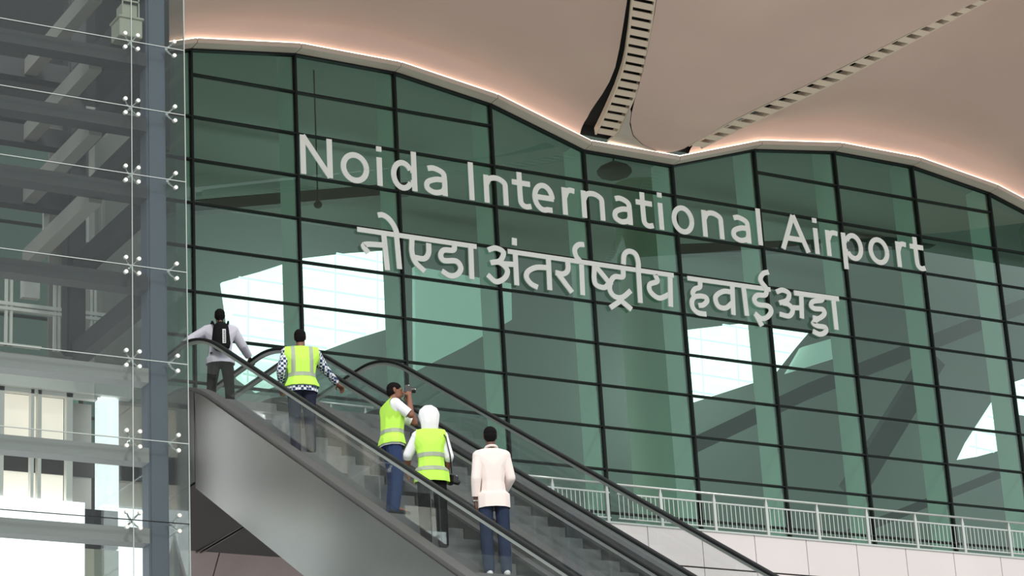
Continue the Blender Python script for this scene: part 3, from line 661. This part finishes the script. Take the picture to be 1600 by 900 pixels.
def hand(b, wr, d, palm_n, side, curl=.5):
    """palm, four fingers and a thumb from the wrist wr along d; palm_n is where the palm faces, side +1 when the thumb lies along d x palm_n"""
    d = V(d).normalized(); pn = V(palm_n); pn = (pn - d * pn.dot(d)).normalized(); ac = d.cross(pn) * side
    c = V(wr) + d * .05
    b.hull((V(wr), .024), (c + ac * .022, .017), (c - ac * .022, .016), (c + d * .04 + ac * .028, .014), (c + d * .04 - ac * .03, .013), sub=1)
    for k, ln in ((.030, .072), (.010, .080), (-.011, .075), (-.031, .058)):
        p0 = c + d * .042 + ac * k; a1 = curl * .7; a2 = curl * 1.6
        p1 = p0 + (d * math.cos(a1) + pn * math.sin(a1)) * ln * .5; p2 = p1 + (d * math.cos(a2) + pn * math.sin(a2)) * ln * .5
        b.hull((p0, .0105), (p1, .0095), sub=1); b.hull((p1, .0095), (p2, .008), sub=1)
    t0 = c + ac * .03 - d * .02; t1 = t0 + ac * .032 + d * .028 + pn * .012; t2 = t1 + d * .032 + pn * .016 - ac * .006 * curl
    b.hull((t0, .014), (t1, .0115), sub=1); b.hull((t1, .0115), (t2, .009), sub=1)
def person(loc, yaw, scale, label, J, head_yaw=0, head_pitch=0, skin='skin', shirt='shirt_white', sleeve=.95, shirt_hem=.86, trousers='trouser_black', shoes='shoe_black',
           vest=None, hair=True, handL=((0, .3, -1), (1, 0, 0)), handR=((0, .3, -1), (-1, 0, 0)), curl=.6, girth=1.0, loose=0.0, collar=True):
    j = {k: V(v) for k, v in BASEJ.items()}; j.update({k: V(v) for k, v in J.items()})
    root = empty('person', loc); root.rotation_euler = (0, 0, yaw); root.scale = (scale,) * 3
    tag(root, label, 'person')
    tz = j['chest'] - j['pelvis']; rx = Matrix.Rotation(-math.atan2(tz.y, tz.z), 3, 'X')
    sh = (j['shR'] - j['shL']); tw_ = Matrix.Rotation(math.atan2(sh.y, sh.x), 3, 'Z') @ rx
    wst = lerp(j['pelvis'], j['chest'], .45); G = girth
    def torso(b, o, lo=True):
        a, c = (j['chest'], (.165 * G + o, .108 * G + o, .13 + o)), (wst, (.140 * G + o, .100 * G + o, .09 + o))
        b.hull(a, c, rot=tw_); 
        if lo: b.hull(c, (j['pelvis'] + V((0, 0, -.02)), (.160 * G + o, .112 * G + o, .10 + o)), rot=rx)
        b.hull(a, (j['shL'], .062 + o), (j['shR'], .062 + o), (j['neck'] - V((0, 0, .03)), .058 + o))
    HR = Matrix.Rotation(head_yaw, 3, 'Z') @ Matrix.Rotation(head_pitch, 3, 'X'); hd = j['head']; hp = lambda x, y, z: hd + HR @ V((x, y, z))
    # ---- body: one continuous skin
    b = MB(); torso(b, -.012)
    b.hull((hp(0, -.012, .03), (.074, .092, .085)), (hp(0, .03, -.05), (.056, .062, .055)), rot=HR)
    b.hull((hp(0, .045, -.075), (.036, .036, .03)), (hp(0, .03, -.04), (.05, .05, .04)), rot=HR)
    b.hull((hp(0, .096, .012), .012), (hp(0, .112, -.016), .013), (hp(0, .09, -.02), .017), sub=1)
    b.hull((hp(-.026, .086, -.052), .009), (hp(.026, .086, -.052), .009), (hp(0, .098, -.052), .010), sub=1)
    for s in (-1, 1):
        b.hull((hp(s * .076, -.012, .015), (.009, .020, .026)), (hp(s * .072, -.006, -.02), (.008, .013, .014)), sub=1, rot=HR)
        b.hull((hp(s * .03, .080, .022), (.016, .010, .008)), sub=1, rot=HR)
    b.hull((j['neck'] - V((0, 0, .05)), .062), (hp(0, -.02, -.05), .052))
    for s in 'LR':
        b.hull((j['sh' + s], .052), (j['el' + s], .040)); b.hull((j['el' + s], .041), (lerp(j['el' + s], j['wr' + s], .3), .041), (j['wr' + s], .026))
        b.hull((j['hip' + s], .085), (j['kn' + s], .055)); b.hull((j['kn' + s], .054), (lerp(j['kn' + s], j['an' + s], .3), .056), (j['an' + s], .036))
        b.hull((j['an' + s], .036), (j['an' + s] + V((0, .15, -.05)), .028), (j['an' + s] + V((0, -.03, -.055)), .03))
    hand(b, j['wrL'], handL[0], handL[1], -1 if True else 1, curl); hand(b, j['wrR'], handR[0], handR[1], 1, curl)
    body = remeshed('body', b, M[skin], root, .0065, 3)
    # ---- clothes
    for s in 'LR':
        sx = -1 if s == 'L' else 1
        b = MB(); a = j['an' + s]; b.hull((a + V((0, -.03, -.045)), (.040, .045, .045)), (a + V((0, .05, -.05)), (.045, .05, .04)), (a + V((0, .15, -.062)), (.042, .05, .028)))
        remeshed('shoe', b, M[shoes], root, .009, 3, [(V((0, 0, a.z - .092)), V((0, 0, -1)))])
    b = MB(); P_ = j['pelvis']
    b.hull((P_ + V((0, 0, .06)), (.150 * G, .112 * G, .05)), (P_ - V((0, 0, .04)), (.172 * G, .130 * G, .09)), rot=rx)
    for s in 'LR':
        b.hull((j['hip' + s], .100 * G), (j['kn' + s], .076)); b.hull((j['kn' + s], .076), (lerp(j['kn' + s], j['an' + s], .4), .075), (j['an' + s] + V((0, -.005, -.01)), .066))
    remeshed('trousers', b, M[trousers], root, .009, 5)
    b = MB(); torso(b, .016 + loose)
    hem = V((0, 0, shirt_hem))
    rh = abs(j['hipR'].x) + .10 * G + .016 + loose
    b.hull((P_ + V((0, 0, .0)), (max(rh, .192 * G), .136 * G + loose, .06)), (V((P_.x, P_.y, shirt_hem - .02)), (max(rh, .200 * G), .150 * G + loose, .06)))
    cuts = [(hem, V((0, 0, -1))), (j['neck'] + V((0, 0, .035)), V((0, -.25, 1)))] if collar else [(hem, V((0, 0, -1)))]
    torso_shirt = remeshed('shirt', b, M[shirt], root, .009, 4, cuts)
    for s in 'LR':
        b = MB(); e_ = lerp(j['sh' + s], j['el' + s], min(1, sleeve * 2)); g_ = .012 + loose
        b.hull((j['sh' + s], .062 + g_), (e_, .050 + g_))
        end, dr = e_, (j['el' + s] - j['sh' + s]).normalized()
        if sleeve > .5:
            end = lerp(j['el' + s], j['wr' + s], (sleeve - .5) * 2); dr = (j['wr' + s] - j['el' + s]).normalized()
            b.hull((j['el' + s], .050 + g_), (end, .036 + g_))
        remeshed('sleeve', b, M[shirt], root, .009, 4, [(end, dr)])
    if vest:
        b = MB(); torso(b, .034 + loose); vh = vest['hem']
        b.hull((wst, (.165 * G + loose, .125 * G + loose, .05)), (V((P_.x, P_.y, vh)), (max(.205 * G, abs(j['hipR'].x) + .10 * G + .045) + loose, .165 * G + loose, .05)))
        b.hull((P_ + V((0, 0, .02)), (max(.205 * G, abs(j['hipR'].x) + .10 * G + .036) + loose, .152 * G + loose, .08)), (V((P_.x, P_.y, vh)), (max(.205 * G, abs(j['hipR'].x) + .10 * G + .045) + loose, .165 * G + loose, .05)))
        cuts = [(V((0, 0, vh)), V((0, 0, -1))), (j['neck'] + V((0, 0, -.005)), V((0, .35, 1)))]
        for s in 'LR':
            sx = -1 if s == 'L' else 1; o_ = V((sx, 0, .15)); o_ = Matrix.Rotation(math.atan2(sh.y, sh.x), 3, 'Z') @ o_
            cuts.append((lerp(j['neck'], j['sh' + s], 1.0) + o_ * .035, o_))
        v_ = remeshed('vest', b, M['vest'], root, .009, 4, cuts); v_['label'] = 'yellow green hi vis vest'
        for za in vest['bands']:
            bb = bmesh.new(); bb.from_mesh(v_.data)
            bmesh.ops.bisect_plane(bb, geom=bb.verts[:] + bb.edges[:] + bb.faces[:], plane_co=(0, 0, za + .052), plane_no=(0, 0, 1), clear_outer=True)
            bmesh.ops.bisect_plane(bb, geom=bb.verts[:] + bb.edges[:] + bb.faces[:], plane_co=(0, 0, za), plane_no=(0, 0, -1), clear_outer=True)
            for v in bb.verts:
                n = V((v.co.x - P_.x, v.co.y - P_.y, 0)); v.co += n.normalized() * .004 if n.length else n
            me = bpy.data.meshes.new('reflective_band'); bb.to_mesh(me); bb.free(); me.materials.clear(); me.materials.append(M['band'])
            for p in me.polygons: p.use_smooth = True
            ob = bpy.data.objects.new('reflective_band', me); COL.objects.link(ob); ob.parent = v_
        for sx in vest.get('straps', ()):
            bb = bmesh.new(); bb.from_mesh(v_.data); sg = V((1, 0, 0)) if True else None
            for p, n in (((sx + .026, 0, 0), (1, 0, 0)), ((sx - .026, 0, 0), (-1, 0, 0)), ((0, 0, vest['bands'][0]), (0, 0, -1))):
                bmesh.ops.bisect_plane(bb, geom=bb.verts[:] + bb.edges[:] + bb.faces[:], plane_co=p, plane_no=n, clear_outer=True)
            for v in bb.verts: v.co += v.normal * .003 if v.normal.length else V()
            me = bpy.data.meshes.new('reflective_band'); bb.to_mesh(me); bb.free(); me.materials.clear(); me.materials.append(M['band'])
            ob = bpy.data.objects.new('reflective_band', me); COL.objects.link(ob); ob.parent = v_
    if hair:
        b = MB()
        b.hull((hp(0, -.018, .042), (.083, .098, .084)), rot=HR)
        b.hull((hp(0, -.035, .0), (.080, .080, .07)), (hp(0, -.055, -.045), (.058, .04, .035)), rot=HR)
        remeshed('hair', b, M['hair'], root, .008, 3, [(hp(0, .055, .035), HR @ V((0, 1, -.75))), (hp(0, -.02, -.085), HR @ V((0, 0, -1)))])
    return root, j, hp, HR
def tread(k): return V((0, 30.61 - .4 * k + .17, DECK - .23664 * k))
def worldp(root, p):
    return Matrix.Translation(root.location) @ root.rotation_euler.to_matrix().to_4x4() @ Matrix.Diagonal((*root.scale, 1)) @ V(p)
def at_root(name, root, label, cat, group=None):
    o = empty(name, root.location); o.rotation_euler = root.rotation_euler.copy(); o.scale = root.scale.copy(); tag(o, label, cat, group); return o

# the man in the pale pink shirt, last of the five
p = tread(17); p.x = 13.86
r1, j1, hp1, _ = person(p, math.radians(-20), 1.0, 'person in a long pale pink shirt and dark blue jeans, last on the escalator', dict(
    neck=(0, -.01, 1.50), head=(0, .01, 1.665), chest=(0, 0, 1.30), shL=(-.150, 0, 1.43), shR=(.150, 0, 1.43),
    elL=(-.198, -.03, 1.15), wrL=(-.205, .03, .91), elR=(.208, .0, 1.17), wrR=(.15, .20, 1.04), pelvis=(0, 0, .97), hipL=(-.09, 0, .94), hipR=(.09, 0, .94)),
    skin='skin_dark', shirt='shirt_pink', sleeve=.90, shirt_hem=.81, trousers='jeans_dark', shoes='shoe_white', loose=.0, girth=.88, head_yaw=-.15,
    handL=((0, .12, -1), (1, 0, 0)), handR=((.1, 1, .1), (-.6, 0, -1)))
MB().tube([(j1['wrL'].x + .031 * math.cos(a), j1['wrL'].y + .031 * math.sin(a), j1['wrL'].z - .005) for a in [6.2832 * k / 16 for k in range(17)]], .009, 6).build('wrist_watch', M['watch'], r1, loc=(0, 0, 0))
c_ = V(j1['neck']) + V((0, .0, .028))
MB().tube([c_ + V((.066 * math.cos(t_), .066 * math.sin(t_) , .012 * -math.sin(t_))) for t_ in [math.pi * 2 * k / 20 - 4.5 for k in range(20)]], .015, 6).build('collar', M['shirt_pink'], r1, smooth=True, loc=(0, 0, 0))
# the person with the white head cloth, a camera at the hip
p = tread(15); p.x = 13.50
r2, j2, hp2, HR2 = person(p, math.radians(-18), .985, 'person in a hi vis vest and white head cloth just ahead of the pink shirt', dict(
    shL=(-.150, 0, 1.40), shR=(.150, 0, 1.40), elL=(-.26, .08, 1.20), wrL=(-.25, .24, 1.03), elR=(.215, -.02, 1.15), wrR=(.21, .12, .98)), skin='skin', shirt='shirt_white', sleeve=.62, shirt_hem=.88, trousers='trouser_black',
    vest=dict(hem=.83, bands=(.96, 1.13), straps=()), girth=.90, hair=False, handL=((.25, .4, -1), (1, 0, 0)), handR=((-.1, .6, -1), (-1, 0, 0)))
b = MB(); b.hull((hp2(0, -.015, .045), (.132, .140, .130)), (hp2(0, -.05, -.05), (.115, .09, .09)), rot=HR2); b.hull((hp2(0, -.05, -.05), (.115, .09, .07)), (hp2(0, -.03, -.15), (.10, .08, .04)), rot=HR2)
remeshed('head_cloth', b, M['cloth_white'], r2, .009, 4, [(hp2(0, .06, 0), HR2 @ V((0, 1, -.15)))])
# the man holding a camera to his face
p = tread(12); p.x = 13.62
r3, j3, hp3, HR3 = person(p, math.radians(-104), .985, 'person in a hi vis vest and white shirt holding a camera up to the face', dict(
    chest=(0, .02, 1.27), neck=(0, .03, 1.47), head=(0, .07, 1.62), shR=(.185, .02, 1.40), elR=(.22, .20, 1.25), wrR=(.105, .225, 1.53), elL=(-.15, .34, 1.26), wrL=(-.075, .26, 1.50)),
    head_yaw=-.22, head_pitch=-.05, skin='skin', shirt='shirt_white', sleeve=.44, loose=.004, shirt_hem=.88, trousers='jeans', vest=dict(hem=.90, bands=(1.04,), straps=()), girth=1.08,
    handR=((-.25, -.05, 1), (-1, .1, -.1)), handL=((.25, -.15, 1), (1, .1, -.1)), curl=.8)
# the man in the checked shirt and vest
p = tread(6); p.x = 13.57
r4, j4, hp4, _ = person(p, math.radians(-16), 1.0, 'person in a hi vis vest over a blue checked shirt, second from the top', dict(
    shL=(-.195, 0, 1.41), shR=(.195, 0, 1.41), elL=(-.28, -.05, 1.14), wrL=(-.24, .16, 1.00), elR=(.34, .10, 1.22), wrR=(.54, .28, 1.07)), skin='skin', shirt='check', sleeve=.92, shirt_hem=.855, trousers='trouser_navy',
    vest=dict(hem=.93, bands=(1.06,), straps=(-.12, .12)), girth=1.10, head_yaw=-.25, handL=((.1, .8, -.5), (.3, 0, -1)), handR=((.6, .8, -.2), (0, 0, -1)), curl=.8)
# the man with the backpack at the top
p = V((13.80, 31.55, DECK))
r5, j5, hp5, _ = person(p, math.radians(-20), .96, 'person in a pale lilac shirt with a black backpack at the top of the escalator', dict(
    shL=(-.20, .02, 1.40), shR=(.20, .02, 1.40), elL=(-.42, .0, 1.27), wrL=(-.58, -.20, 1.10), elR=(.34, .12, 1.20), wrR=(.46, .32, 1.07), knL=(-.14, .03, .50), anL=(-.16, -.02, .09), knR=(.13, .03, .5), anR=(.14, .0, .09)),
    skin='skin_dark', shirt='shirt_lilac', sleeve=.93, shirt_hem=.86, trousers='trouser_black', girth=1.08, loose=.012, handL=((-.4, -.6, -.3), (0, 0, -1)), handR=((.5, .7, -.4), (0, 0, -1)), curl=.8)
bp = at_root('backpack', r5, 'black backpack with a white tag on the back of the person at the top', 'backpack')
b = MB(); b.hull((V((.0, -.22, 1.12)), (.15, .07, .14)), (V((0, -.20, 1.36)), (.125, .06, .12)), (V((0, -.155, 1.22)), (.14, .03, .2)))
remeshed('bag_body', b, M['bag'], bp, .01, 3)
b = MB(); b.hull((V((.01, -.295, 1.07)), (.11, .03, .07)), (V((.01, -.29, 1.20)), (.105, .03, .07))); remeshed('front_pocket', b, M['bag'], bp, .01, 2)
t_ = MB().box(.015, .065, -.338, -.330, 1.09, 1.31).build('tag', M['shirt_white'], bp, loc=(0, 0, 0))
bb = MB()
for k in range(7): bb.box(.026, .054, -.3405, -.337, 1.105 + .028 * k, 1.117 + .028 * k)
bb.box(.048, .054, -.3405, -.337, 1.10, 1.295).build('lettering', M['black'], t_, loc=(0, 0, 0))
for s in (-1, 1):
    MB().tube([(s * .10, -.16, 1.44), (s * .12, -.08, 1.515), (s * .125, .02, 1.52), (s * .13, .12, 1.42), (s * .14, .145, 1.25), (s * .16, .10, 1.08), (s * .14, -.13, 1.0)], .016, 8).build('strap', M['bag'], bp, smooth=True, loc=(0, 0, 0))
MB().tube([(-.04, -.19, 1.46), (-.02, -.22, 1.51), (.02, -.22, 1.51), (.04, -.19, 1.46)], .008, 6).build('carry_loop', M['bag'], bp, loc=(0, 0, 0))
# cameras
def make_camera(root, c, fwd, up, label):
    cam_ = at_root('camera', root, label, 'camera', 'cameras in hands')
    f = V(fwd).normalized(); u = V(up); s_ = f.cross(u).normalized(); u = s_.cross(f); mt = Matrix((s_, f, u)).transposed().to_4x4(); mt.translation = V(c)
    def put(b, nm, m, bev=0):
        bmesh.ops.transform(b.b, matrix=mt, verts=b.b.verts[:]); return b.build(nm, M[m], cam_, bevel=bev, loc=(0, 0, 0))
    put(MB().box(-.07, .07, -.03, .03, -.048, .042).box(.035, .07, .02, .05, -.045, .035).prism([(-.03, -.03, .042), (.03, -.03, .042), (.022, -.03, .066), (-.022, -.03, .066)], (0, .06, 0)), 'camera_body', 'camera_black', .006)
    put(MB().tube([(-.008, .03, 0), (-.008, .10, 0)], .036, 16), 'lens_barrel', 'camera_black')
    put(MB().tube([(-.008, .10, 0), (-.008, .105, 0)], .031, 16), 'lens_glass', 'lens')
    put(MB().tube([(.05, .02, .042), (.05, .02, .052)], .010, 8), 'shutter_button', 'chrome')
    return cam_
strapped = make_camera(r2, (.27, .13, .90), (.9, .4, -.15), (0, 0, 1), 'black camera at the right hip of the person with the head cloth')
make_camera(r3, tuple(hp3(.0, .150, .02)), tuple(HR3 @ V((0, 1, .05))), (0, 0, 1), 'black camera held to the eye by the person facing right')
b = MB(); b.tube([(.12, -.02, 1.50), (.17, -.12, 1.36), (.215, -.10, 1.15), (.26, .08, .97)], .008, 6)
b.build('neck_strap', M['camera_black'], strapped, loc=(0, 0, 0))
